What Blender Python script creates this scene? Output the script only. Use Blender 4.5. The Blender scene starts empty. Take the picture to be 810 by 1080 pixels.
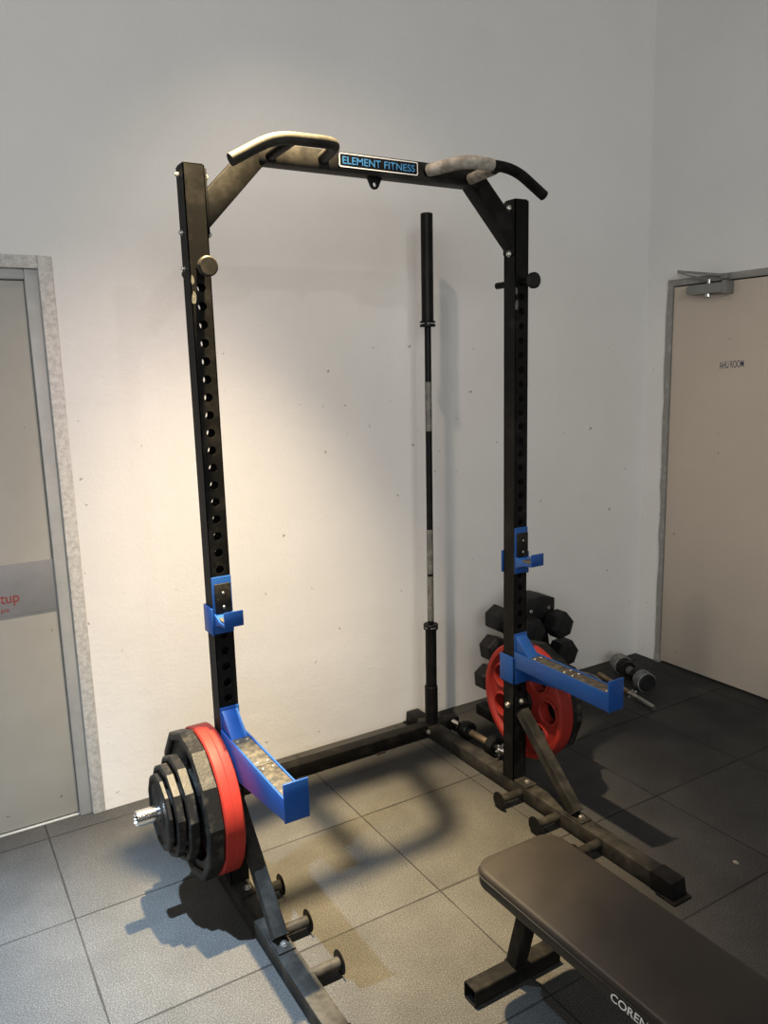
import bpy, bmesh, math, random
from mathutils import Vector, Matrix
random.seed(7)
PI = math.pi
S = bpy.context.scene
COL = S.collection

# ------------------------------------------------------------------ materials
def new_mat(name):
    m = bpy.data.materials.new(name); m.use_nodes = True
    nt = m.node_tree; b = nt.nodes['Principled BSDF']
    return m, nt, b
def N(nt, t, **k):
    n = nt.nodes.new(t)
    for a, v in k.items(): setattr(n, a, v)
    return n
def L(nt, a, b): nt.links.new(a, b)
def coords(nt, scale=(1, 1, 1)):
    tc = N(nt, 'ShaderNodeTexCoord'); mp = N(nt, 'ShaderNodeMapping')
    mp.inputs['Scale'].default_value = scale
    L(nt, tc.outputs['Object'], mp.inputs['Vector']); return mp.outputs['Vector']
def noise(nt, vec, scale, detail=4, rough=.6):
    n = N(nt, 'ShaderNodeTexNoise'); n.inputs['Scale'].default_value = scale
    n.inputs['Detail'].default_value = detail; n.inputs['Roughness'].default_value = rough
    L(nt, vec, n.inputs['Vector']); return n.outputs['Fac']
def ramp(nt, fac, stops):
    r = N(nt, 'ShaderNodeValToRGB'); e = r.color_ramp.elements
    while len(e) < len(stops): e.new(.5)
    for el, (p, c) in zip(e, stops):
        el.position = p; el.color = (*c, 1) if len(c) == 3 else c
    L(nt, fac, r.inputs['Fac']); return r.outputs['Color']
def mix(nt, fac, a, b):
    m = N(nt, 'ShaderNodeMix', data_type='RGBA')
    if hasattr(fac, 'node'): L(nt, fac, m.inputs[0])
    else: m.inputs[0].default_value = fac
    for v, i in ((a, 6), (b, 7)):
        if hasattr(v, 'node'): L(nt, v, m.inputs[i])
        else: m.inputs[i].default_value = (*v, 1)
    return m.outputs[2]
def math_(nt, op, a, b=None, c=None):
    m = N(nt, 'ShaderNodeMath', operation=op)
    for i, v in enumerate((a, b, c)):
        if v is None: continue
        if hasattr(v, 'node'): L(nt, v, m.inputs[i])
        else: m.inputs[i].default_value = v
    return m.outputs[0]
def bump(nt, b, h, strength, dist=.01):
    n = N(nt, 'ShaderNodeBump'); n.inputs['Strength'].default_value = strength
    n.inputs['Distance'].default_value = dist
    L(nt, h, n.inputs['Height']); L(nt, n.outputs['Normal'], b.inputs['Normal'])
W3 = lambda v: (v, v, v)

def plain(name, c, rough=.5, metal=0., c2=None, scale=18, lo=.45, hi=.7, bmp=0., spec=.5, coat=0.):
    m, nt, b = new_mat(name)
    b.inputs['Roughness'].default_value = rough; b.inputs['Metallic'].default_value = metal
    b.inputs['Specular IOR Level'].default_value = spec
    if coat: b.inputs['Coat Weight'].default_value = coat; b.inputs['Coat Roughness'].default_value = .15
    if c2 is None: b.inputs['Base Color'].default_value = (*c, 1)
    v = coords(nt)
    n = noise(nt, v, scale, 6, .65)
    if c2 is not None:
        L(nt, ramp(nt, n, [(lo, c), (hi, c2)]), b.inputs['Base Color'])
    rr = ramp(nt, n, [(0, W3(max(rough - .1, .02))), (1, W3(min(rough + .12, 1)))])
    L(nt, rr, b.inputs['Roughness'])
    if bmp: bump(nt, b, noise(nt, v, scale * 6, 3), bmp, .003)
    return m

M = {}
M['black_steel'] = plain('black_steel', (.0042, .004, .0039), .5, 0, (.02, .0182, .016), 14, .5, .82, .06, .1)
M['dusty_steel'] = plain('dusty_black_steel', (.0135, .0127, .0115), .52, 0, (.058, .053, .045), 11, .44, .8, .08, .13)
M['deep_black'] = plain('deep_black_paint', (.0035, .0035, .0038), .45, 0, (.011, .011, .011), 16, .5, .8, .05, .15)
M['blue'] = plain('blue_enamel', (.0052, .042, .18), .46, 0, (.0075, .053, .205), 9, .4, .7, .02, .3, .08)
M['red'] = plain('red_rubber', (.215, .017, .0115), .5, 0, (.16, .014, .01), 9, .4, .75, .05, .2)
M['black_iron'] = plain('scuffed_black_iron', (.005, .005, .005), .45, 0, (.05, .044, .034), 26, .52, .8, .2, .2)
M['chalky'] = plain('chalk_dusted_steel', (.008, .0076, .0066), .6, 0, (.03, .028, .0225), 14, .3, .65, .1, .2)
M['rubber'] = plain('black_rubber', (.008, .008, .0085), .55, 0, (.018, .018, .018), 30, .45, .7, .12, .25)
M['chrome'] = plain('chrome', (.78, .77, .75), .18, 1)
M['zinc'] = plain('zinc_bolt', (.5, .49, .46), .38, 1)
M['bare'] = plain('bare_worn_metal', (.07, .067, .06), .6, 0, (.15, .145, .13), 60, .4, .7, .2)
M['liner'] = plain('worn_liner', (.013, .0115, .009), .6, 0, (.075, .062, .041), 48, .42, .7, .25)
M['dark_liner'] = plain('dark_worn_liner', (.006, .0055, .005), .55, 0, (.035, .03, .022), 46, .5, .75, .2, .2)
M['tape'] = plain('grey_grip_tape', (.16, .145, .12), .75, 0, (.36, .33, .28), 30, .4, .65, .4)
M['knurl'] = plain('chalky_knurl', (.09, .088, .08), .55, .3, (.2, .195, .175), 40, .4, .7, .3)
M['vinyl'] = plain('black_vinyl', (.015, .0125, .0102), .46, 0, (.022, .0185, .015), 6, .4, .7, .03, .3)
M['white_ink'] = plain('white_ink', (.72, .71, .69), .5)
M['blue_ink'] = plain('blue_sign_ink', (.04, .19, .40), .5)
M['pen'] = plain('blue_pen', (.03, .045, .11), .6)
M['red_ink'] = plain('red_ink', (.24, .035, .025), .5)
M['rust'] = plain('rusty_handle', (.22, .15, .085), .5, .4, (.36, .27, .17), 30, .4, .7, .1)
M['grey_rubber'] = plain('grey_urethane', (.10, .10, .097), .5, 0, (.21, .21, .20), 45, .42, .62, .3)
M['frame_rough'] = plain('rough_frame_filler', (.58, .57, .545), .85, 0, (.42, .41, .395), 55, .4, .62, .5)
M['frame_grey'] = plain('grey_frame_paint', (.37, .375, .37), .45, 0, (.31, .315, .31), 8, .4, .7, .03)
M['frame_dark'] = plain('peeling_grey_frame', (.235, .225, .21), .6, 0, (.33, .32, .30), 20, .5, .7, .2)
M['sign'] = plain('brushed_sign_panel', (.27, .275, .285), .35, .25, (.24, .245, .255), 12)
M['closer'] = plain('closer_grey', (.19, .19, .18), .4, .3, (.24, .24, .23), 12)

def wall_mat(name, c1, c2, rough=.75, bmp=.45, dark=(.22, .2, .17), spec=.25):
    m, nt, b = new_mat(name)
    v = coords(nt)
    big = noise(nt, v, 1.7, 5, .6); mid = noise(nt, v, 9, 5, .6)
    base = ramp(nt, big, [(.3, c1), (.75, c2)])
    # scattered knocks and scuffs
    vo = N(nt, 'ShaderNodeTexVoronoi', feature='F1', voronoi_dimensions='2D'); vo.inputs['Scale'].default_value = 6
    vo.inputs['Randomness'].default_value = 1
    mp = N(nt, 'ShaderNodeMapping'); mp.inputs['Scale'].default_value = (1.5, 1.5, .9)
    wob = N(nt, 'ShaderNodeTexNoise'); wob.inputs['Scale'].default_value = 40
    L(nt, v, wob.inputs['Vector'])
    add = N(nt, 'ShaderNodeVectorMath', operation='MULTIPLY_ADD')
    L(nt, wob.outputs['Color'], add.inputs[0]); add.inputs[1].default_value = (.03, .03, .03); L(nt, v, add.inputs[2])
    sp_ = N(nt, 'ShaderNodeSeparateXYZ'); L(nt, add.outputs[0], sp_.inputs[0]); cb_ = N(nt, 'ShaderNodeCombineXYZ')
    L(nt, math_(nt, 'ADD', sp_.outputs[0], sp_.outputs[1]), cb_.inputs[0]); L(nt, sp_.outputs[2], cb_.inputs[1])
    L(nt, cb_.outputs[0], mp.inputs['Vector']); L(nt, mp.outputs[0], vo.inputs['Vector'])
    sep = N(nt, 'ShaderNodeSeparateColor'); L(nt, vo.outputs['Color'], sep.inputs[0])
    pick = math_(nt, 'GREATER_THAN', sep.outputs[0], .5)
    size = math_(nt, 'MULTIPLY', math_(nt, 'POWER', sep.outputs[1], 2.), .055)
    spot = math_(nt, 'LESS_THAN', vo.outputs['Distance'], size)
    tcz = N(nt, 'ShaderNodeSeparateXYZ'); L(nt, v, tcz.inputs[0])
    low = math_(nt, 'LESS_THAN', tcz.outputs[2], 1.75)
    fac = math_(nt, 'MULTIPLY', math_(nt, 'MULTIPLY', pick, spot), math_(nt, 'MULTIPLY', low, .7))
    L(nt, mix(nt, fac, base, dark), b.inputs['Base Color'])
    b.inputs['Roughness'].default_value = rough; b.inputs['Specular IOR Level'].default_value = spec
    h = math_(nt, 'ADD', math_(nt, 'MULTIPLY', mid, .6), math_(nt, 'MULTIPLY', noise(nt, v, 75, 4, .6), .25))
    bump(nt, b, h, bmp, .009)
    return m
M['wall'] = wall_mat('painted_plaster', (.70, .69, .675), (.65, .64, .62))

M['door_white'] = wall_mat('grey_white_door_paint', (.40, .393, .365), (.32, .312, .28), .5, .06, (.13, .11, .08))
M['door_beige'] = wall_mat('beige_door_paint', (.53, .455, .38), (.46, .40, .335), .5, .05, (.12, .10, .08))

def floor_mat():
    m, nt, b = new_mat('speckled_rubber_tiles')
    v = coords(nt); s = N(nt, 'ShaderNodeSeparateXYZ'); L(nt, v, s.inputs[0])
    wv = noise(nt, v, 6, 2)
    def seam(o, off, w):
        u = math_(nt, 'FRACT', math_(nt, 'DIVIDE', math_(nt, 'ADD', o, off), .5105))
        d = math_(nt, 'ABSOLUTE', math_(nt, 'SUBTRACT', u, .5))
        return math_(nt, 'GREATER_THAN', d, math_(nt, 'SUBTRACT', .5, math_(nt, 'MULTIPLY', wv, w)))
    line = math_(nt, 'MAXIMUM', seam(s.outputs[0], 5.105 + .521, .011), seam(s.outputs[1], 5.105 + .078, .013))
    # each tile has a slightly different tone
    tx = math_(nt, 'FLOOR', math_(nt, 'DIVIDE', math_(nt, 'ADD', s.outputs[0], 5.105 + .521), .5105))
    ty = math_(nt, 'FLOOR', math_(nt, 'DIVIDE', math_(nt, 'ADD', s.outputs[1], 5.105 + .078), .5105))
    cmb = N(nt, 'ShaderNodeCombineXYZ'); L(nt, tx, cmb.inputs[0]); L(nt, ty, cmb.inputs[1])
    wn = N(nt, 'ShaderNodeTexWhiteNoise'); L(nt, cmb.outputs[0], wn.inputs[0])
    fine = noise(nt, v, 270, 3, .75); cloud = noise(nt, v, 4.5, 5, .6)
    base = ramp(nt, fine, [(.3, (.018, .018, .0178)), (.5, (.038, .0375, .0365)), (.68, (.088, .087, .085))])
    tone = math_(nt, 'ADD', math_(nt, 'MULTIPLY', cloud, .9), math_(nt, 'ADD', math_(nt, 'MULTIPLY', wn.outputs[0], .16), .56))
    vm = N(nt, 'ShaderNodeVectorMath', operation='SCALE'); L(nt, base, vm.inputs[0]); L(nt, tone, vm.inputs[3])
    L(nt, mix(nt, math_(nt, 'MULTIPLY', line, .72), vm.outputs[0], (.009, .0088, .0085)), b.inputs['Base Color'])
    b.inputs['Roughness'].default_value = .8; b.inputs['Specular IOR Level'].default_value = .1
    h = math_(nt, 'SUBTRACT', math_(nt, 'MULTIPLY', fine, .3), math_(nt, 'MULTIPLY', line, .8))
    bump(nt, b, h, .2, .004)
    return m
M['floor'] = floor_mat()

# ------------------------------------------------------------------ mesh helpers
class B:
    def __init__(self): self.bm = bmesh.new()
    def box(self, x0, x1, y0, y1, z0, z1, bev=0., seg=2, mtx=None):
        x0, x1 = min(x0, x1), max(x0, x1); y0, y1 = min(y0, y1), max(y0, y1); z0, z1 = min(z0, z1), max(z0, z1)
        r = bmesh.ops.create_cube(self.bm, size=1)
        vs = r['verts']
        for v in vs:
            v.co = Vector((x0 + (v.co.x + .5) * (x1 - x0), y0 + (v.co.y + .5) * (y1 - y0), z0 + (v.co.z + .5) * (z1 - z0)))
            if mtx: v.co = mtx @ v.co
        if bev:
            es = list({e for v in vs for e in v.link_edges})
            bmesh.ops.bevel(self.bm, geom=es, offset=bev, segments=seg, affect='EDGES', profile=.5)
        return self
    def beam(self, p, q, w, h, up=(0, 0, 1), bev=.003):
        p, q = Vector(p), Vector(q); d = (q - p); ln = d.length; d.normalize()
        s = d.cross(Vector(up)).normalized(); u = s.cross(d)
        m = Matrix((s, d, u)).transposed().to_4x4(); m.translation = p
        return self.box(-w / 2, w / 2, 0, ln, -h / 2, h / 2, bev, 2, m)
    def prism(self, poly, axis, a, b, bev=0.):
        """polygon in the two other axes (in order), extruded along axis from a to b"""
        def P(u, v, t):
            return Vector((t, u, v)) if axis == 0 else Vector((u, t, v)) if axis == 1 else Vector((u, v, t))
        A = [self.bm.verts.new(P(u, v, a)) for u, v in poly]; Bv = [self.bm.verts.new(P(u, v, b)) for u, v in poly]
        fs = [self.bm.faces.new(A), self.bm.faces.new(Bv[::-1])]
        n = len(poly)
        for i in range(n): fs.append(self.bm.faces.new((A[i], Bv[i], Bv[(i + 1) % n], A[(i + 1) % n])))
        bmesh.ops.recalc_face_normals(self.bm, faces=fs)
        if bev:
            es = list({e for f in fs for e in f.edges})
            bmesh.ops.bevel(self.bm, geom=es, offset=bev, segments=2, affect='EDGES', profile=.5)
        return self
    def lathe(self, prof, o, d, seg=32, rot=0., closed=False):
        """prof: list of (t along d, radius); closed joins the last ring to the first (a ring with a bore)"""
        o, d = Vector(o), Vector(d).normalized()
        a = d.orthogonal().normalized()
        if abs(d.x) > .9: a = Vector((0, 0, 1))
        b = d.cross(a)
        rings = []
        for t, r in prof:
            if r < 1e-6: rings.append([self.bm.verts.new(o + d * t)])
            else:
                rings.append([self.bm.verts.new(o + d * t + (a * math.cos(rot + 2 * PI * k / seg) + b * math.sin(rot + 2 * PI * k / seg)) * r) for k in range(seg)])
        prs = list(zip(rings, rings[1:]))
        if closed: prs.append((rings[-1], rings[0]))
        fs = []
        for A, C in prs:
            for k in range(seg):
                k2 = (k + 1) % seg
                if len(A) == 1 and len(C) == 1: continue
                if len(A) == 1: fs.append(self.bm.faces.new((A[0], C[k], C[k2])))
                elif len(C) == 1: fs.append(self.bm.faces.new((A[k], C[0], A[k2])))
                else: fs.append(self.bm.faces.new((A[k], C[k], C[k2], A[k2])))
        bmesh.ops.recalc_face_normals(self.bm, faces=fs)
        return self
    def cyl(self, p, q, r, seg=24, bev=.0015, r2=None):
        p, q = Vector(p), Vector(q); ln = (q - p).length; r2 = r if r2 is None else r2
        bev = min(bev, r * .4)
        return self.lathe([(0, 0), (0, r - bev), (bev, r), (ln - bev, r2), (ln, r2 - bev), (ln, 0)], p, q - p, seg)
    def tube(self, pts, r, seg=16, fil=.03, cap=True, closed=False):
        pts = [Vector(p) for p in pts]; path = [pts[0]]
        for i in range(1, len(pts) - 1):
            a, c, e = pts[i - 1], pts[i], pts[i + 1]
            f = min(fil, (a - c).length * .45, (e - c).length * .45)
            s, t = c + (a - c).normalized() * f, c + (e - c).normalized() * f
            for k in range(7):
                w = k / 6; path.append(s * (1 - w) ** 2 + c * 2 * w * (1 - w) + t * w * w)
        path.append(pts[-1])
        rings = []; up = None
        for i, p in enumerate(path):
            d = (path[min(i + 1, len(path) - 1)] - path[max(i - 1, 0)]).normalized()
            if up is None: up = d.orthogonal().normalized()
            up = (up - d * up.dot(d)).normalized(); sd = d.cross(up)
            rings.append([self.bm.verts.new(p + (up * math.cos(2 * PI * k / seg) + sd * math.sin(2 * PI * k / seg)) * r) for k in range(seg)])
        fs = []
        for A, C in zip(rings, rings[1:]):
            for k in range(seg): fs.append(self.bm.faces.new((A[k], C[k], C[(k + 1) % seg], A[(k + 1) % seg])))
        if cap: fs += [self.bm.faces.new(rings[0]), self.bm.faces.new(rings[-1])]
        bmesh.ops.recalc_face_normals(self.bm, faces=fs)
        return self
    def sheet(self, outer, holes, axis, a, b):
        """flat plate with holes: loops in 2D, thickness from a to b along axis"""
        def P(u, v, t):
            return Vector((t, u, v)) if axis == 0 else Vector((u, t, v)) if axis == 1 else Vector((u, v, t))
        allf = []
        loops2 = []
        for t in (a, b):
            es = []; lv = []
            for lp in [outer] + holes:
                vs = [self.bm.verts.new(P(u, v, t)) for u, v in lp]; lv.append(vs)
                for i in range(len(vs)): es.append(self.bm.edges.new((vs[i], vs[(i + 1) % len(vs)])))
            r = bmesh.ops.triangle_fill(self.bm, use_beauty=True, use_dissolve=False, edges=es)
            allf += [g for g in r['geom'] if isinstance(g, bmesh.types.BMFace)]
            loops2.append(lv)
        for va, vb in zip(*loops2):
            n = len(va)
            for i in range(n): allf.append(self.bm.faces.new((va[i], vb[i], vb[(i + 1) % n], va[(i + 1) % n])))
        bmesh.ops.recalc_face_normals(self.bm, faces=allf)
        return self
    def obj(self, name, mat, parent=None, smooth=.6):
        me = bpy.data.meshes.new(name); self.bm.to_mesh(me); self.bm.free()
        me.materials.append(M[mat] if isinstance(mat, str) else mat)
        if smooth:
            for p in me.polygons: p.use_smooth = True
            me.set_sharp_from_angle(angle=smooth)
        o = bpy.data.objects.new(name, me); COL.objects.link(o)
        if parent:
            o.parent = parent
            off = world_off(parent)
            me.transform(Matrix.Translation(-off))
        return o
def world_off(p):
    off = Vector((0, 0, 0))
    while p: off += p.location; p = p.parent
    return off
def tag(o, label=None, cat=None, group=None, kind=None):
    if label: o['label'] = label
    if cat: o['category'] = cat
    if group: o['group'] = group
    if kind: o['kind'] = kind
    return o
def thing(name, loc, label, cat, group=None):
    o = bpy.data.objects.new(name, None); COL.objects.link(o); o.location = loc; o.empty_display_size = .1
    return tag(o, label, cat, group)
def circ(cx, cy, r, n=24, rot=0., ry=None):
    ry = r if ry is None else ry
    return [(cx + r * math.cos(rot + 2 * PI * k / n), cy + ry * math.sin(rot + 2 * PI * k / n)) for k in range(n)]
def rrect(x0, x1, y0, y1, r, n=6):
    out = []
    for cx, cy, a in ((x1 - r, y1 - r, 0), (x0 + r, y1 - r, PI / 2), (x0 + r, y0 + r, PI), (x1 - r, y0 + r, 3 * PI / 2)):
        for k in range(n + 1):
            t = a + PI / 2 * k / n; out.append((cx + r * math.cos(t), cy + r * math.sin(t)))
    return out
def lettering(name, txt, mat, parent, origin, right, up, width=None, height=.03, depth=.0008, bold=0., italic=0., align='LEFT', spacing=1.):
    """text lying in the plane (right, up); origin = left end of the base line"""
    cu = bpy.data.curves.new(name, 'FONT'); cu.body = txt; cu.size = 1; cu.extrude = .0; cu.offset = bold; cu.shear = italic
    cu.space_character = spacing
    t = bpy.data.objects.new(name, cu); COL.objects.link(t)
    bpy.context.view_layer.update()
    me = bpy.data.meshes.new_from_object(t.evaluated_get(bpy.context.evaluated_depsgraph_get()))
    bpy.data.objects.remove(t); bpy.data.curves.remove(cu)
    me.name = name
    xs = [v.co.x for v in me.vertices]; ys = [v.co.y for v in me.vertices]
    r, u = Vector(right).normalized(), Vector(up).normalized(); n = r.cross(u)
    sy = height / max(ys); sx = (width / (max(xs) - min(xs))) if width else sy
    x0 = min(xs) if align == 'LEFT' else max(xs)
    off = world_off(parent) if parent else Vector((0, 0, 0))
    for v in me.vertices:
        v.co = Vector(origin) + r * (v.co.x - x0) * sx + u * v.co.y * sy + n * depth - off
    me.materials.clear(); me.materials.append(M[mat])
    o = bpy.data.objects.new(name, me); COL.objects.link(o); o.parent = parent
    return o
def hexbolt(p, d, r=.009, h=.007):
    return B().lathe([(0, 0), (0, r * 1.35), (.002, r * 1.35), (.002, r * 1.1)], p, d, 24).lathe([(.002, r * 1.1), (h, r * 1.1), (h + .001, r * .95), (h + .001, .5 * r), (h + .004, .5 * r), (h + .004, 0)], p, d, 6)

# ------------------------------------------------------------------ room
XC, H_ = 2.6515, 3.9
DL, DT = -.306, 2.059                 # left door: outer right edge and top of the frame
# back wall with the opening of the left door
b = B()
b.box(DL, XC + .2, 0, .2, -.02, H_); b.box(-1.40, DL, 0, .2, DT, H_); b.box(-4.2, -1.40, 0, .2, -.02, H_)
tag(b.obj('wall_back', 'wall', None, 0), kind='structure')
DY0, DY1, DZ = -.140, -1.145, 2.058   # right door frame outline
b = B()
b.box(XC, XC + .2, DY0, .0, -.02, H_); b.box(XC, XC + .2, DY1, DY0, DZ, H_); b.box(XC, XC + .2, -5.2, DY1, -.02, H_)
tag(b.obj('wall_right', 'wall', None, 0), kind='structure')
b = B(); b.box(-4.2, XC + .2, -5.2, .2, -.1, 0)
tag(b.obj('floor', 'floor', None, 0), kind='structure')

# left door: frame in two steps, flush leaf, sign
d1 = tag(thing('door_1', (-.85, .05, 0), None, None), kind='structure')
b = B()
fo = B()
fo.box(DL - .045, DL, -.006, .19, 0, DT, .003); fo.box(-1.40, -1.355, -.006, .19, 0, DT, .003); fo.box(-1.355, DL - .045, -.006, .19, DT - .043, DT, .003)
fo.obj('door_frame', 'frame_rough', d1)
fi = B()
fi.box(DL - .089, DL - .045, .010, .19, 0, DT - .043, .004); fi.box(-1.355, -1.311, .010, .19, 0, DT - .043, .004); fi.box(-1.311, DL - .089, .010, .19, DT - .078, DT - .043, .004)
fi.obj('frame_stop', 'frame_grey', d1)
B().box(-1.309, DL - .091, .030, .072, .012, DT - .080, .002).obj('door_leaf', 'door_white', d1)
B().box(-1.311, DL - .089, .022, .19, 0, .006, .002).obj('sill', 'frame_grey', d1)
sg = tag(thing('door_sign', (-.65, .03, .91), 'grey metal sign strip with red lettering across the left door', 'sign'), None)
B().box(-.93, DL - .087, .0255, .0295, .822, 1.010, .0008).obj('sign_panel', 'sign', sg)
lettering('lettering', 'tup', 'red_ink', sg, (-.520, .0255, .872), (1, 0, 0), (0, 0, 1), .062, .030, .0004, .01, 0, 'RIGHT')
lettering('lettering', 'ps', 'red_ink', sg, (-.556, .0255, .841), (1, 0, 0), (0, 0, 1), .026, .010, .0004, .008, 0, 'RIGHT')

# right door: peeling dark frame, beige leaf, pen writing, closer
d2 = tag(thing('door_2', (XC, -.65, 0), None, None), kind='structure')
b = B()
jag = [(DY0 + .0, 0)]
random.seed(3)
outer = [(DY0 + (random.random() - .5) * .010 + (.004 if 1.2 < z < 1.9 else 0), z) for z in [k * .09 for k in range(1, 22)]]
poly = [(DY0 + .004, 0)] + outer + [(DY0, 2.03), (DY0 - .030, 2.03), (DY0 - .030, 0)]
b.prism(poly, 0, XC - .008, XC + .15)
b.box(XC - .010, XC + .15, DY1, DY0, 2.026, DZ, .002); b.box(XC - .008, XC + .15, DY1, DY1 + .03, 0, 2.026, .002)
b.obj('door_frame', 'frame_dark', d2, .4)
B().box(XC - .002, XC + .04, DY1 + .034, DY0 - .035, .014, 2.020, .002).obj('door_leaf', 'door_beige', d2)
lettering('pen_writing', 'AHU ROOM', 'pen', d2, (XC - .002, -.462, 1.607), (0, -1, .06), (0, .1, 1), .132, .033, .0006, .004, 0)
cl = thing('door_closer', (XC - .02, -.40, 2.0), 'grey hydraulic door closer with folded arm above beige door', 'door closer')
b = B(); b.prism(rrect(-.505, -.292, 1.968, 2.014, .018), 0, XC - .062, XC - .003, .003); b.obj('body', 'closer', cl)
B().box(XC - .066, XC - .003, -.520, -.495, 1.960, 2.020, .003).obj('end_cap', 'closer', cl)
B().cyl((XC - .03, -.398, 1.972), (XC - .03, -.398, 1.954), .014).obj('cap_screw', 'chrome', cl)
B().beam((XC - .035, -.405, 2.030), (XC - .07, -.255, 2.080), .020, .006).obj('arm', 'closer', cl)
B().beam((XC - .07, -.255, 2.086), (XC - .025, -.475, 2.048), .018, .006).obj('arm', 'closer', cl)
B().box(XC - .035, XC - .009, -.50, -.465, 2.030, 2.056, .003).obj('bracket', 'closer', cl)
B().cyl((XC - .07, -.255, 2.072), (XC - .07, -.255, 2.094), .009).obj('pivot', 'zinc', cl)
B().cyl((XC - .035, -.405, 2.005), (XC - .035, -.405, 2.036), .010).obj('pivot', 'zinc', cl)

# ------------------------------------------------------------------ rack
XL, XR, SW = -.084, 1.066, .060
YF, YB = -.792, -.732                 # front and back of the uprights
HT = 2.207
XM = (XL + XR + SW) / 2
mir = lambda x: 2 * XM - x
rack = thing('squat_rack', (XM, -.76, 0), 'tall black steel half rack with perforated uprights and pull-up bar', 'squat rack')

def upright(x0):
    bm = B(); x1 = x0 + SW; t = .003; zb, zt = .062, HT
    hz = [1.936 - .05 * k for k in range(31)]
    lo, hi = hz[-1] - .025, hz[0] + .025
    for y_out, y_in in ((YF, YF + t), (YB, YB - t)):
        for z in hz:
            ring = {}
            for y in (y_out, y_in):
                n = 24; cv = []; ov = []
                for k in range(n):
                    a = 2 * PI * (k + .5) / n; c, s = math.cos(a), math.sin(a)
                    cv.append(bm.bm.verts.new((x0 + SW / 2 + .0125 * c, y, z + .0125 * s)))
                    m = min((SW / 2) / max(abs(c), 1e-6), .025 / max(abs(s), 1e-6))
                    ov.append(bm.bm.verts.new((x0 + SW / 2 + m * c, y, z + m * s)))
                # corners
                ring[y] = cv
                cor = [bm.bm.verts.new((x0 + SW / 2 + sx * SW / 2, y, z + sz * .025)) for sx, sz in ((1, 1), (-1, 1), (-1, -1), (1, -1))]
                ca = math.atan2(.025, SW / 2); cang = [ca, PI - ca, PI + ca, 2 * PI - ca]
                for k in range(n):
                    k2 = (k + 1) % n; a0 = 2 * PI * (k + .5) / n; a1 = a0 + 2 * PI / n
                    f = [cv[k], ov[k]]
                    for i in range(4):
                        if a0 < cang[i] < a1: f.append(cor[i])
                    f += [ov[k2], cv[k2]]
                    bm.bm.faces.new(f)
            A, C = ring[y_out], ring[y_in]
            for k in range(24): bm.bm.faces.new((A[k], C[k], C[(k + 1) % 24], A[(k + 1) % 24]))
        for z0, z1 in ((zb, lo), (hi, zt)):
            bm.box(x0, x1, min(y_out, y_in), max(y_out, y_in), z0, z1)
    bm.box(x0, x0 + t, YF, YB, zb, zt); bm.box(x1 - t, x1, YF, YB, zb, zt)
    bmesh.ops.remove_doubles(bm.bm, verts=bm.bm.verts, dist=1e-5)
    bmesh.ops.recalc_face_normals(bm.bm, faces=bm.bm.faces)
    return bm.obj('upright', 'black_steel', rack, .5)

def bolt(p, d, r=.008, parent=rack): return hexbolt(p, d, r).obj('bolt', 'zinc', parent, .4)

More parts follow.
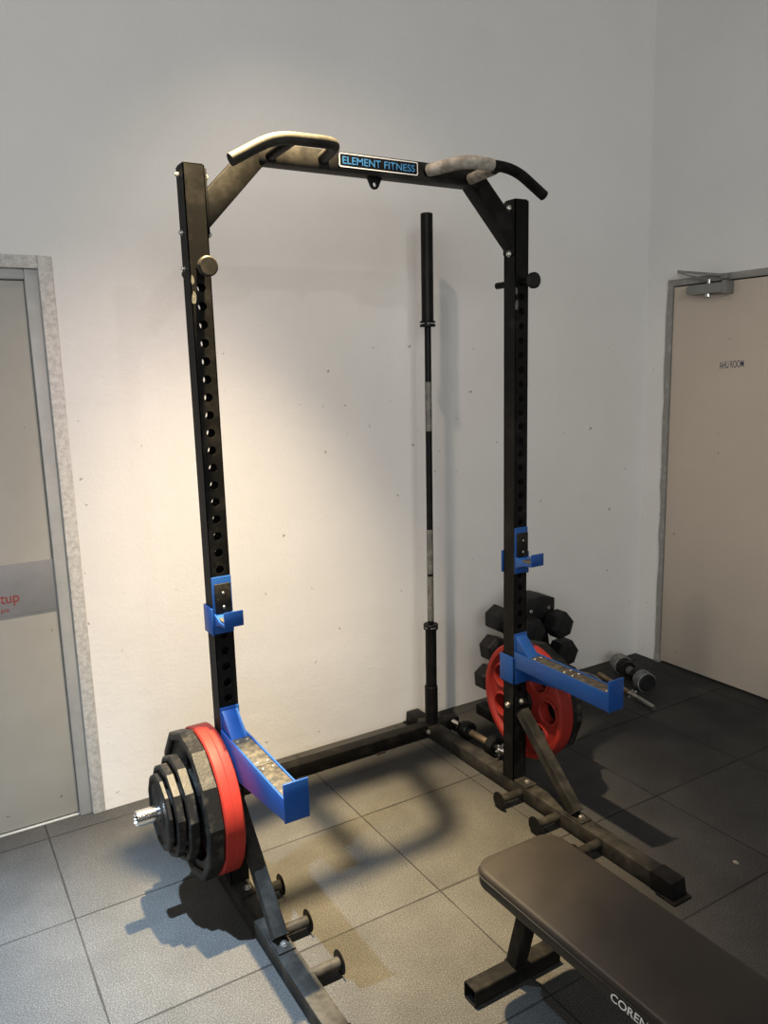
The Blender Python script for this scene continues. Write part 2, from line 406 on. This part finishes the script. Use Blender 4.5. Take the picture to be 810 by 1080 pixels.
for side, x0 in ((-1, XL), (1, XR)):
    x1 = x0 + SW; xc = x0 + SW / 2
    inx = x1 if side < 0 else x0; outx = x0 if side < 0 else x1       # inner and outer faces
    ind = -side
    u = upright(x0)
    B().prism(rrect(x0 + .001, x1 - .001, YF + .001, YB - .001, .008), 2, HT, HT + .004, .0012).obj('end_cap', 'deep_black', u)
    # floor rail with end caps
    rl = B().box(x0, x1, -1.47, -.10, .004, .060, .004).obj('base_rail', 'dusty_steel', rack)
    for ya, yb, yn in ((-1.455, -1.548, -1.538), (-.115, -.018, -.028)):
        c = B(); w0, w1 = x0 - .002, x1 + .002
        c.prism([(ya, .002), (ya, .063), (yn, .063), (yb, .002)], 0, w0, w1, .002)
        s = 1 if yb < ya else -1
        c.box(w0 - .008, w1 + .008, yb - .012 * s, ya - .03 * s, 0, .007, .002)
        c.obj('end_cap', 'deep_black', rl)
    # paint worn off below the pin
    wp = B(); random.seed(11)
    for (u0, u1, z0, z1) in ((.001, .015, 1.838, 1.876), (.002, .011, 1.893, 1.918)):
        n = 14; cu, cz = (u0 + u1) / 2, (z0 + z1) / 2
        wp.prism([(x0 + cu + (u1 - u0) / 2 * math.cos(2 * PI * k / n) * (.75 + .4 * random.random()), cz + (z1 - z0) / 2 * math.sin(2 * PI * k / n) * (.75 + .4 * random.random())) for k in range(n)], 1, YF - .0004, YF + .0004)
    tag(wp.obj('worn_patch', 'bare', u, 0), 'pale patch where the paint is rubbed off')
    # base flange in front of and behind the upright
    fl = B().box(x0 + .002, x1 - .002, -.862, -.690, .060, .066, .001); fl.box(x0 + .002, x1 - .002, YB, YB + .006, .06, .12, .001)
    fl.obj('base_flange', 'dusty_steel', rack)
    bolt((xc + .006, -.832, .066), (0, 0, 1), .009)
    # oblique brace with its foot tab and head plate
    B().beam((xc, -.806, .352), (xc, -1.100, .074), .045, .040, (1, 0, 0)).obj('oblique_brace', 'dusty_steel', rack)
    B().box(x0 + .004, x1 - .004, -1.150, -1.060, .060, .066, .001).obj('brace_foot', 'dusty_steel', rack)
    bolt((xc + .002, -1.122, .066), (0, 0, 1), .009)
    B().box(x0 + .006, x1 - .002, YF - .005, YF, .30, .405, .001).obj('brace_head', 'deep_black', rack)
    bolt((xc + .004, YF - .005, .385), (0, -1, 0), .009)
    bolt((inx, -.758, .366), (ind, 0, 0), .009)
    # pegs along the rail, pointing inwards
    for y in (-.835, -1.035, -1.235):
        ln = .086 if side < 0 else .105
        pg = B().cyl((inx, y, .036), (inx + ind * ln, y, .036), .0165).obj('band_peg', 'dusty_steel', rack)
        B().cyl((inx + ind * ln, y, .036), (inx + ind * (ln + .004), y, .036), .0335, 32).obj('disc', 'deep_black', pg)
    # plate horn pointing outwards
    h = B().lathe([(0, .0), (0, .034), (.006, .034), (.006, .0235), (.262, .0235), (.266, .020), (.266, .018), (.258, .016), (.258, 0)], (outx, -.757, .365), (side, 0, 0), 32)
    h.obj('plate_horn', 'chrome', rack)
    # through pin near the top
    zz = 1.936
    pn = B().cyl((xc + .001, -.655, zz), (xc + .001, -.858, zz), .0115).obj('through_pin', 'black_steel', rack)
    B().cyl((xc + .001, -.842, zz), (xc + .001, -.862, zz), .027, 32, .004).obj('knob', 'dusty_steel', pn)
    # joint of the overhead frame
    mp = B().box(inx, inx + ind * .006, -.790, -.734, 2.03, 2.20, .001).obj('joint_plate', 'deep_black', rack)
    for z in (2.185, 2.035):
        bolt((inx + ind * .006, -.768, z - .004), (ind, 0, 0), .008, rack)
        bolt((outx, -.752, z), (side, 0, 0), .0055, rack)
    bolt((outx, -.752, 1.940), (side, 0, 0), .005, rack)
    # small bolt heads on the outer face below the joint
    f = (lambda x: x) if side < 0 else mir
    # slanting shoulder of the overhead frame
    sp = [(f(-.018), 2.046), (f(-.018), 2.146), (f(.122), 2.288), (f(.158), 2.232)]
    B().prism(sp, 1, -.790, -.735, .002).obj('shoulder_brace', 'black_steel', rack)
    # pull-up grip
    gp = B().tube([(f(.338), -.786, 2.262), (f(.304), -.949, 2.261), (f(.117), -.952, 2.257), (f(-.009), -.95, 2.187)], .0165, 20, .055)
    gh = gp.obj('pull_up_grip', 'chalky' if side < 0 else 'black_steel', rack)
    st = B().tube([(f(.171), -.786, 2.252), (f(.171), -.948, 2.258)], .0150, 16).obj('grip_stub', 'black_steel', gh)
    if side > 0:
        tp = B(); path = [(f(.338), -.806, 2.262), (f(.304), -.949, 2.261), (f(.205), -.9505, 2.259)]
        tp.tube(path, .0195, 20, .055); tp.tube([(f(.171), -.80, 2.2525), (f(.171), -.92, 2.2575)], .0175, 16)
        tag(tp.obj('grip_tape', 'tape', gh), 'worn grey tape wound round the grip')
        tag(gh, 'right grip, wound with grey tape')

B().box(.136, mir(.136), -.792, -.736, 2.232, 2.288, .003).obj('pull_up_crossbar', 'dusty_steel', rack)
npl = B().prism(rrect(.386, .670, 2.2415, 2.2855, .006), 1, -.7955, -.792, .0006).obj('name_plate', 'deep_black', rack)
bo = B(); bo.sheet(rrect(.3885, .6675, 2.2438, 2.2835, .006), [rrect(.3915, .6645, 2.2468, 2.2805, .005)], 1, -.7958, -.7953); bo.obj('border_line', 'white_ink', npl, 0)
lettering('lettering', 'ELEMENT FITNESS', 'blue_ink', npl, (.400, -.7957, 2.2535), (1, 0, 0), (0, 0, 1), .256, .0205, .0004, .012)
e = B(); e.sheet([(.500, 2.232), (.512, 2.206), (.518, 2.199), (.526, 2.197), (.534, 2.199), (.540, 2.206), (.552, 2.232)], [circ(.526, 2.211, .007, 16)], 1, -.768, -.760)
e.obj('eyelet', 'deep_black', rack)
# rear cross member, joint plates and the upright bar holder
cb = B().box(XL + .06, XR, -.204, -.146, .004, .060, .004).obj('rear_crossbar', 'black_steel', rack)
B().box(XR + SW, XR + SW + .118, -.200, -.142, .004, .056, .004).obj('crossbar_stub', 'black_steel', rack)
for x in (.80, .42): B().box(x - .008, x + .035, -.214, -.190, 0, .006, .001).obj('rubber_foot', 'rubber', cb)
bolt((XR - .002, -.212, .034), (-.6, -1, 0), .008)
hd = B(); bx0, by0 = 1.0995, -.185
hd.lathe([(.060, .0262), (.060, .0295), (.236, .0295), (.238, .028), (.238, .0262)], (bx0, by0, 0), (.002, 0, 1), 32, 0, True)
hd.box(bx0 - .033, bx0 + .033, by0 - .030, by0 + .034, .060, .064, .001)
hd.obj('bar_holder', 'deep_black', rack)

# ------------------------------------------------------------------ barbell, standing in the holder
bar = thing('barbell', (bx0, by0, .062), 'long black barbell standing upright in holder near back wall', 'barbell')
d = Vector((.0068, -.0005, 1)); P = lambda z: Vector((bx0, by0, 0)) + d * (z)
B().cyl(P(.068), P(.505), .0250, 32, .002).obj('sleeve', 'deep_black', bar)
B().cyl(P(1.842), P(2.268), .0250, 32, .002).obj('sleeve', 'deep_black', bar)
B().cyl(P(.53), P(1.82), .0140, 24).obj('shaft', 'deep_black', bar)
for z0, z1 in ((1.385, 1.592), (.760, .957), (.545, .748)):
    B().cyl(P(z0), P(z1), .0145, 24, .0005).obj('knurled_grip', 'knurl', bar)
for z0, s in ((.505, 1), (1.842, -1)):
    c = B(); c.lathe([(0, .0), (0, .031), (.002, .033), (.007, .033), (.0085, .0265), (.0125, .0265), (.014, .033), (.022, .033), (.024, .031), (.024, 0)], P(z0), d * s, 32)
    co = c.obj('collar', 'deep_black', bar)
    k = B()
    for i in range(18):
        if i % 4 == 3: continue
        a = 2 * PI * i / 18; z = z0 + s * .0105
        q = P(z) + Vector((math.cos(a), math.sin(a), 0)) * .0268
        k.box(-.0022, .0022, -.0022, .0022, -.0016, .0016, 0, 1, Matrix.Translation(q) @ Matrix.Rotation(a, 4, 'Z'))
    k.obj('collar_marking', 'white_ink', co)

# ------------------------------------------------------------------ J-hooks and safety arms
for side, x0 in ((-1, XL), (1, XR)):
    x1 = x0 + SW; xc = x0 + SW / 2; outx = x0 if side < 0 else x1
    w = 'left' if side < 0 else 'right'
    lab = 'small blue J-hook with black liner on %s upright, %s' % (w, 'above the loaded stack of plates' if side < 0 else 'above the dumbbell stand')
    j = thing('j_hook', (xc, YF, .96), lab, 'bar hook', 'blue J-hooks on the uprights')
    b = B(); b.box(x0, x1, YF - .006, YF - .0005, .893, 1.066, .0015)
    b.obj('back_plate', 'blue', j)
    b = B()
    o0, o1 = (x0 - .0065, x0 - .0005) if side < 0 else (x1 + .0005, x1 + .0065)
    b.box(o0, o1, YF - .006, YB + .007, .889, .972, .0015)
    b.box(x0 - .0065, x1 + .0065, YB + .001, YB + .007, .889, .972, .0015)
    b.obj('side_wrap', 'blue', j)
    b = B(); b.prism([(YF - .005, .957), (YF - .005, .915), (YF - .052, .932), (YF - .094, .936), (YF - .094, .981), (YF - .088, .981), (YF - .088, .944), (YF - .052, .944)], 0, x0 + .001, x1 - .001, .0012)
    b.obj('hook', 'blue', j)
    B().box(x0 + .006, x1 - .006, YF - .015, YF - .006, .958, 1.046, .0015).obj('liner', 'dark_liner', j)
    B().box(x0 + .005, x1 - .005, YF - .086, YF - .016, .9445, .9495, .001).obj('tray_liner', 'liner', j)
    for z in (1.018, .976): B().cyl((xc, YF - .014, z), (xc, YF - .0175, z), .0045, 12).obj('screw', 'zinc', j)

    lab = 'long blue safety arm with end stop on %s upright, %s' % (w, 'over the stacked plates' if side < 0 else 'before dumbbell stand')
    s = thing('safety_arm', (xc, YF, .55), lab, 'safety arm', 'blue safety arms')
    b = B()
    b.box(x0 - .006, x0 - .0005, YF - .008, -.716, .462, .568, .0015); b.box(x1 + .0005, x1 + .006, YF - .008, -.716, .462, .568, .0015)
    b.box(x0 - .006, x1 + .006, YF - .008, YF - .001, .462, .568, .0015)
    b.obj('sleeve', 'blue', s)
    tall = [(YF - .006, .592), (-1.262, .590), (-1.262, .527), (YF - .006, .466)]
    slim = [(YF - .006, .592), (-1.262, .590), (-1.262, .527), (YF - .006, .530)]
    b = B(); b.prism(tall if side < 0 else slim, 0, x0 - .003, x0 + .0025, .001); b.obj('side_web', 'blue', s)
    b = B(); b.prism(slim if side < 0 else tall, 0, x1 - .0025, x1 + .003, .001); b.obj('side_web', 'blue', s)
    B().box(x0 + .002, x1 - .002, -1.262, YF - .008, .570, .577, .0005).obj('deck', 'blue', s)
    B().box(x0 - .005, x1 + .005, -1.268, -1.262, .525, .633, .0015).obj('end_stop', 'blue', s)
    b = B(); b.box(x0, x1, YF - .006, YF - .001, .566, .660, .0015)
    b.prism([(YF - .004, .652), (YF - .004, .572), (-.872, .572), (-.872, .586)], 0, x0 + .005, x1 - .005, .0015)
    b.obj('gusset', 'blue', s)
    for ya, yb in ((-.874, -1.063), (-1.066, -1.259)):
        ln = B().box(x0 + .0035, x1 - .0035, ya, yb, .577, .589, .002).obj('liner', 'liner', s)
        for y in (ya - .018, yb + .018):
            for x in (x0 + .015, x1 - .015): B().cyl((x, y, .5885), (x, y, .5906), .0045, 12).obj('screw', 'zinc', ln)

# ------------------------------------------------------------------ weight plates
PY, PZ = -.757, .3634
def red_plate(xa, sgn, label):
    t = thing('weight_plate', (xa, PY, PZ), label, 'weight plate', 'large red weight plates')
    # dish with seven round grip holes
    R = .225
    hol = [circ(PY + .140 * math.cos(a), PZ + .140 * math.sin(a), .043, 28) for a in [math.radians(-26 + 51.43 * k) for k in range(7)]]
    w = B(); w.sheet(circ(PY, PZ, .200, 72), hol + [circ(PY, PZ, .0265, 32)], 0, xa + sgn * .015, xa + sgn * .045)
    w.obj('dish', 'red', t, .5)
    r = B(); r.lathe([(0, .205), (.004, .200), (.018, .192), (.042, .192), (.056, .200), (.060, .205), (.060, .220), (.056, R), (.032, R), (.030, R - .0012), (.028, R), (.004, R), (0, .220)], (xa, PY, PZ), (sgn, 0, 0), 96, 0, True)
    r.obj('rim', 'red', t, .5)
    for k in range(7):
        a = math.radians(-26 + 51.43 * k)
        g = B(); y, z = PY + .140 * math.cos(a), PZ + .140 * math.sin(a)
        g.lathe([(.009, .043), (.006, .046), (.009, .051), (.015, .053), (.045, .053), (.051, .051), (.054, .046), (.051, .043)], (xa, y, z), (sgn, 0, 0), 36, 0, True)
        g.obj('grip_hole_lip', 'red', t)
    h = B(); h.lathe([(.002, .0255), (.002, .042), (.006, .048), (.054, .048), (.058, .042), (.058, .0255)], (xa, PY, PZ), (sgn, 0, 0), 48, 0, True)
    h.obj('hub', 'black_iron', t)
    return t
def black_plate(xa, th, R, sgn, label, name='weight_plate', rot=.1):
    t = thing(name, (xa, PY, PZ), label, 'weight plate', 'black twelve sided plates')
    n = 12
    r = B(); lip = .022 if R > .2 else .014
    r.lathe([(0, R - .006), (.004, R), (th - .004, R), (th, R - .006), (th, R - lip), (th - .006, R - lip - .006), (.006, R - lip - .006), (0, R - lip)], (xa, PY, PZ), (sgn, 0, 0), n, rot, True)
    r.obj('rim', 'black_iron', t, .3)
    Ri = (R - lip - .004)
    outer = [(PY + Ri * math.sin(rot + 2 * PI * k / n) * (1 if sgn < 0 else -1), PZ + Ri * math.cos(rot + 2 * PI * k / n)) for k in range(n)]
    hol = []
    if R > .13:
        for k in range(3):
            c = PI / 2 + k * 2 * PI / 3 + .5
            rm = .62 * R; lp = []
            for i in range(9): a = c - .45 + .9 * i / 8; lp.append((PY + (rm + .13 * R) * math.cos(a), PZ + (rm + .13 * R) * math.sin(a)))
            for i in range(9): a = c + .45 - .9 * i / 8; lp.append((PY + (rm - .11 * R) * math.cos(a), PZ + (rm - .11 * R) * math.sin(a)))
            hol.append(lp)
    w = B(); w.sheet(outer, hol + [circ(PY, PZ, .027, 32)], 0, xa + sgn * th * .3, xa + sgn * th * .72)
    w.obj('dish', 'black_iron', t, .4)
    h = B(); h.lathe([(.001, .0255), (.001, .040), (.004, .046), (th - .004, .046), (th - .001, .040), (th - .001, .0255)], (xa, PY, PZ), (sgn, 0, 0), 40, 0, True)
    h.obj('hub', 'black_iron', t)
    return t
for sgn, x0 in ((-1, XL - .007), (1, XR + SW + .007)):
    w = 'left' if sgn < 0 else 'right'
    red_plate(x0, sgn, 'large red weight plate innermost on the %s upright horn' % w)
    x = x0 + sgn * .061
    order = ['largest of the black polygonal plates, against the red plate on the %s horn',
             'mid-sized black polygonal plate, second black one out from the red plate on the %s horn',
             'smaller black polygonal plate, third black one out from the red plate on the %s horn',
             'smallest black polygonal plate, outermost on the %s horn']
    for i, (th, R, lab) in enumerate(zip((.048, .032, .027, .017), (.226, .160, .140, .116), order)):
        black_plate(x, th, R, sgn, lab % w, rot=.1 + .06 * i)
        x += sgn * (th + .002)

# ------------------------------------------------------------------ flat bench
BX0, BX1, BZ, BY0, BY1 = .313, .588, .405, -1.508, -2.66
bench = thing('flat_bench', ((BX0 + BX1) / 2, -2.1, 0), 'flat black vinyl gym bench in front of rack with white lettering', 'bench')
b = B(); b.prism(rrect(BX0, BX1, BY1, BY0, .055, 8), 2, BZ - .050, BZ, .010)
pad = b.obj('pad', 'vinyl', bench, .9)
b = B()
for z in (BZ - .017, BZ - .034):
    lp = rrect(BX0 - .0012, BX1 + .0012, BY1 - .0012, BY0 + .0012, .056, 8); b.tube([(x, y, z) for x, y in lp] + [(lp[0][0], lp[0][1], z)], .0022, 8, .0, False)
b.obj('piping', 'rubber', pad)
lettering('lettering', 'CORENGTH', 'white_ink', pad, (BX0 - .0002, -1.985, BZ - .040), (0, -1, 0), (0, 0, 1), .155, .020, .003, .01, .15)
cx = (BX0 + BX1) / 2 + .01
for y0, y1, in ((-1.515, -1.583), (-2.60, -2.54)):
    f = B(); f.sheet(rrect(y0 - .025, y0 + .025, .003, .052, .006, 4), [rrect(y0 - .0215, y0 + .0215, .0065, .0485, .004, 4)], 0, .303, .60); f.obj('foot_tube', 'black_steel', bench)
    B().beam((cx, y0, .050), (cx, y1, BZ - .090), .042, .042, (1, 0, 0)).obj('post', 'black_steel', bench)
B().box(cx - .025, cx + .025, -2.62, -1.535, BZ - .092, BZ - .050, .003).obj('spine', 'black_steel', bench)

# ------------------------------------------------------------------ hex dumbbells on their stand
SX, SY = 1.580, -.290
st = thing('dumbbell_stand', (SX, SY, 0), 'black A-frame dumbbell stand with two bolts on top, against back wall', 'dumbbell stand')
for y in (SY + .045, SY - .055):
    b = B(); b.prism([(SX - .055, .545), (SX + .055, .545), (SX + .13, .05), (SX + .06, .05), (SX, .36), (SX - .06, .05), (SX - .13, .05)], 1, y, y + .010, .001)
    b.obj('side_panel', 'deep_black', st)
b = B(); b.prism([(SX - .072, .50), (SX - .072, .578), (SX - .040, .605), (SX + .050, .605), (SX + .110, .585), (SX + .110, .50)], 1, SY - .0585, SY + .0585, .004)
b.obj('top_block', 'rubber', st)
for x in (SX - .035, SX + .072): B().cyl((x, SY - .0585, .545), (x, SY - .063, .545), .009, 16).obj('bolt', 'zinc', st)
for x in (SX - .148, SX + .148): B().box(x - .03, x + .03, SY - .17, SY + .17, 0, .05, .005).obj('foot', 'deep_black', st)
b = B()
for z, dx in ((.425, .075), (.285, .105), (.145, .135)):
    for s in (-1, 1): b.box(SX + s * dx - .030, SX + s * dx + .030, SY - .058, SY + .058, z - .006, z, .001)
b.box(SX - .15, SX + .15, SY - .02, SY + .02, .015, .05, .002)
b.obj('shelf', 'deep_black', st)
def hex_dumbbell(x, y, z, rot, label):
    t = thing('hex_dumbbell', (x, y, z), label, 'dumbbell', 'hex dumbbells on the stand')
    for s in (-1, 1):
        h = B(); R = .064
        h.lathe([(.062, 0), (.062, R * .70), (.072, R * .95), (.078, R), (.138, R), (.148, R * .93), (.152, R * .66), (.1525, R * .64), (.1525, 0)], (x, y, z), (0, s, 0), 6, rot)
        hd = h.obj('head', 'rubber', t, .25)
    B().lathe([(-.063, .0), (-.063, .013), (-.03, .0155), (0, .0165), (.03, .0155), (.063, .013), (.063, 0)], (x, y, z), (0, 1, 0), 20).obj('handle', 'chrome', t)
    return t
tier = [('top', .4545, .085), ('middle', .3145, .117), ('bottom', .1745, .149)]
k = 0
for nm, z, dx in tier:
    for s, w in ((-1, 'left'), (1, 'right')):
        hex_dumbbell(SX + s * dx, SY + .0, z + .022, (.25, .45, .1, .35, .2, .5)[k], 'black hex dumbbell on the %s tier, %s side of the stand' % (nm, w)); k += 1

# ------------------------------------------------------------------ loose weights on the floor
# small spin-lock dumbbell lying along the right rail
y0, x, z = -.40, 1.205, .046
t = thing('spinlock_dumbbell', (x, y0, 0), 'small spin-lock dumbbell with rusty handle, on floor beside right rail', 'dumbbell')
dd = Vector((.02, -1, 0)).normalized(); Q = lambda s: Vector((x, y0, z)) + dd * s
B().cyl(Q(-.19), Q(.20), .0125, 20).obj('bar', 'chrome', t)
B().cyl(Q(-.055), Q(.075), .0150, 20).obj('handle', 'rust', t)
for s, R in ((-.082, .040), (.100, .046)):
    d_ = B(); d_.lathe([(-.02, .0135), (-.02, R - .006), (-.014, R), (.014, R), (.02, R - .006), (.02, R - .014), (.015, R - .018), (.015, .02), (.019, .018), (.019, .0135)], Q(s), dd, 32, 0, True)
    d_.obj('disc', 'black_iron', t)
for s, g in ((-.122, -1), (.138, 1)):
    c = B(); c.lathe([(0, .0128), (0, .020), (.008, .022), (.014, .018), (.014, .0128)], Q(s), dd * g, 24, 0, True)
    for k in range(6):
        a = 2 * PI * k / 6; sd = dd.cross(Vector((0, 0, 1))); v = (sd * math.cos(a) + Vector((0, 0, 1)) * math.sin(a))
        c.cyl(Q(s + g * .006) + v * .017, Q(s + g * .006) + v * .029, .0055, 10)
    c.obj('star_collar', 'zinc' if g > 0 else 'black_iron', t)
# round grey-rimmed dumbbell in the corner
a0, a1 = Vector((2.345, -.165, .056)), Vector((2.262, -.400, .056))
t = thing('round_dumbbell', (2.285, -.298, 0), 'round-headed dumbbell with grey scuffed rims, in corner by beige door', 'dumbbell')
ax = (a1 - a0).normalized(); ln = (a1 - a0).length
for o, dr in ((a0, -ax), (a1, ax)):
    h = B(); h.lathe([(-.050, 0), (-.050, .040), (-.044, .046), (.030, .046), (.036, .040), (.036, .030), (.032, .027), (.032, 0)], o, dr, 36)
    hh = h.obj('head', 'rubber', t)
    g = B(); g.lathe([(-.034, .0455), (-.030, .0515), (.022, .0515), (.026, .0455)], o, dr, 36, 0, True); g.obj('rim_band', 'grey_rubber', hh)
B().cyl(a0 + ax * .03, a1 - ax * .03, .018, 20).obj('handle', 'chrome', t)
b = B(); b.lathe([(.034, .018), (.036, .040), (.085, .043), (.088, .018)], a0, ax, 8, .3, True); b.lathe([(.034, .018), (.036, .040), (.085, .043), (.088, .018)], a1, -ax, 8, .3, True); b.obj('inner_weight', 'black_iron', t)
b = B()
for k in range(5): p = a0 + ax * (.075 + k * (ln - .15) / 4); b.lathe([(-.008, .019), (-.005, .0225), (.005, .0225), (.008, .019)], p, ax, 20, 0, True)
b.obj('spacer_ring', 'grey_rubber', t)
# bare short bar with its collar, beside it
c0, c1 = Vector((2.215, -.135, .018)), Vector((2.115, -.585, .018)); ax = (c1 - c0).normalized()
t = thing('dumbbell_bar', (2.17, -.36, 0), 'bare short steel dumbbell bar with loose collar, on floor near beige door', 'dumbbell bar')
B().cyl(c0, c0 + ax * .27, .0125, 18).obj('grip', 'rust', t)
b = B(); n = 34; pr = [(0, 0), (0, .011)]
for k in range(n): pr += [(.004 + k * .0054, .0125), (.0067 + k * .0054, .0112)]
pr += [(.19, .011), (.19, 0)]; b.lathe(pr, c0 + ax * .27, ax, 18); b.obj('threaded_end', 'zinc', t)
p = c0 + ax * .285; b = B(); b.lathe([(0, .0128), (0, .018), (.012, .018), (.012, .0128)], p, ax, 24, 0, True)
sd = ax.cross(Vector((0, 0, 1)))
for k in range(6):
    a = 2 * PI * k / 6 + .5; v = sd * math.cos(a) + Vector((0, 0, 1)) * math.sin(a); b.cyl(p + ax * .006 + v * .015, p + ax * .006 + v * .026, .006, 10)
bb = b.obj('star_collar', 'zinc', t)
# spare collar
cc = Vector((2.075, -.375, .008)); b = B(); b.lathe([(-.008, .0128), (-.008, .020), (.006, .020), (.006, .0128)], cc, (0, 0, 1), 24, 0, True)
for k in range(6): a = 2 * PI * k / 6; v = Vector((math.cos(a), math.sin(a), 0)); b.cyl(cc + v * .018, cc + v * .030, .006, 10)
tag(b.obj('star_collar', 'zinc'), 'small loose star collar lying flat on the floor beyond safety arm end', 'collar')
# little plate leaning on the wall side
t = thing('small_plate', (2.03, -.20, 0), 'small dark weight plate with pale grey rim, on floor behind right safety arm', 'weight plate')
o = Vector((2.03, -.20, .036)); nd = Vector((.12, -.10, 1)).normalized()
b = B(); b.lathe([(-.022, .014), (-.022, .100), (.020, .100), (.020, .080), (.010, .074), (.010, .026), (.018, .024), (.018, .014)], o, nd, 48, 0, True); pl = b.obj('disc', 'rubber', t)
b = B(); b.lathe([(-.020, .0995), (-.018, .105), (.018, .105), (.023, .098), (.023, .084), (.0195, .084), (.0195, .0995)], o, nd, 48, 0, True); b.obj('rim_band', 'grey_rubber', pl)
# scrap on the floor
b = B(); b.prism(circ(1.406, -1.523, .008, 9, .2, .010), 2, 0, .0035, .001); tag(b.obj('paper_scrap', 'tape'), 'tiny white scrap on the dark floor right of the rack', 'scrap')

# ------------------------------------------------------------------ light
def spot(name, loc, aim, power, col, angle, blend, rad):
    l = bpy.data.lights.new(name, 'SPOT'); l.energy = power; l.color = col
    l.spot_size = math.radians(angle); l.spot_blend = blend; l.shadow_soft_size = rad
    o = bpy.data.objects.new(name, l); COL.objects.link(o); o.location = loc
    o.rotation_euler = (Vector(aim) - Vector(loc)).to_track_quat('-Z', 'Y').to_euler(); return o
L1, L2 = (.06, -1.0, 3.47), (-1.04, -1.02, 3.5)
spot('ceiling_spot_centre', L1, (.16, -.95, 0), 2180, (1, .73, .32), 36, 1, .034)
spot('ceiling_spot_beam', L1, (.26, -.60, 0), 640, (1, .82, .50), 50, 1, .034)
spot('ceiling_spot_wash', L1, (0, -.62, 0), 110, (1, .98, .9), 58, 1, .034)
spot('ceiling_spot_spill', L1, (-.05, -.7, 0), 255, (1, .70, .58), 66, 1, .034)
spot('ceiling_spot_edge', L1, (1.3, -.6, 0), 74, (1, .80, .62), 100, 1, .034)
spot('ceiling_spot_cool', L2, (-.9, -1.1, 0), 1900, (.56, .77, 1), 36, 1, .03)
spot('ceiling_spot_cool_beam', L2, (-.62, -1.1, 0), 1150, (.62, .80, 1), 46, 1, .03)
spot('ceiling_spot_front', (.03, -4.57, 3.5), (.3, 0, 1.2), 46, (1, .95, .9), 130, .6, .05)
# added fill light behind the camera, brightens the walls more than the floor
al = bpy.data.lights.new('wall_fill', 'AREA'); al.shape = 'RECTANGLE'; al.size = 6; al.size_y = 2.2; al.energy = 252; al.color = (.99, 1, .98)
ao = bpy.data.objects.new('wall_fill', al); COL.objects.link(ao); ao.location = (-3, -6.2, 2.7)
ao.rotation_euler = (Vector((1.2, 0, 1.9)) - Vector(ao.location)).to_track_quat('-Z', 'Y').to_euler()
wd = bpy.data.worlds.new('room_light'); S.world = wd; wd.use_nodes = True
bg = wd.node_tree.nodes['Background']; bg.inputs[0].default_value = (.9, .95, 1, 1); bg.inputs[1].default_value = .02

# ------------------------------------------------------------------ camera
cam = bpy.data.cameras.new('camera'); co = bpy.data.objects.new('camera', cam); COL.objects.link(co); S.camera = co
yaw, pit, rol, f = -.5398, -.1812, -.0269, 832.057
fw = Vector((math.cos(pit) * math.sin(-yaw), math.cos(pit) * math.cos(yaw), math.sin(pit)))
r = fw.cross(Vector((0, 0, 1))).normalized(); u = r.cross(fw)
r2 = r * math.cos(rol) + u * math.sin(rol); u2 = -r * math.sin(rol) + u * math.cos(rol)
m = Matrix((r2, u2, -fw)).transposed().to_4x4(); m.translation = Vector((-.7938, -2.9722, 1.6570)); co.matrix_world = m
cam.sensor_fit = 'VERTICAL'; cam.sensor_height = 24; cam.lens = f / 1080 * 24; cam.clip_start = .05

S.view_settings.view_transform = 'Standard'; S.view_settings.look = 'None'
S.view_settings.exposure = 0; S.view_settings.gamma = 1; S.view_settings.use_curve_mapping = False
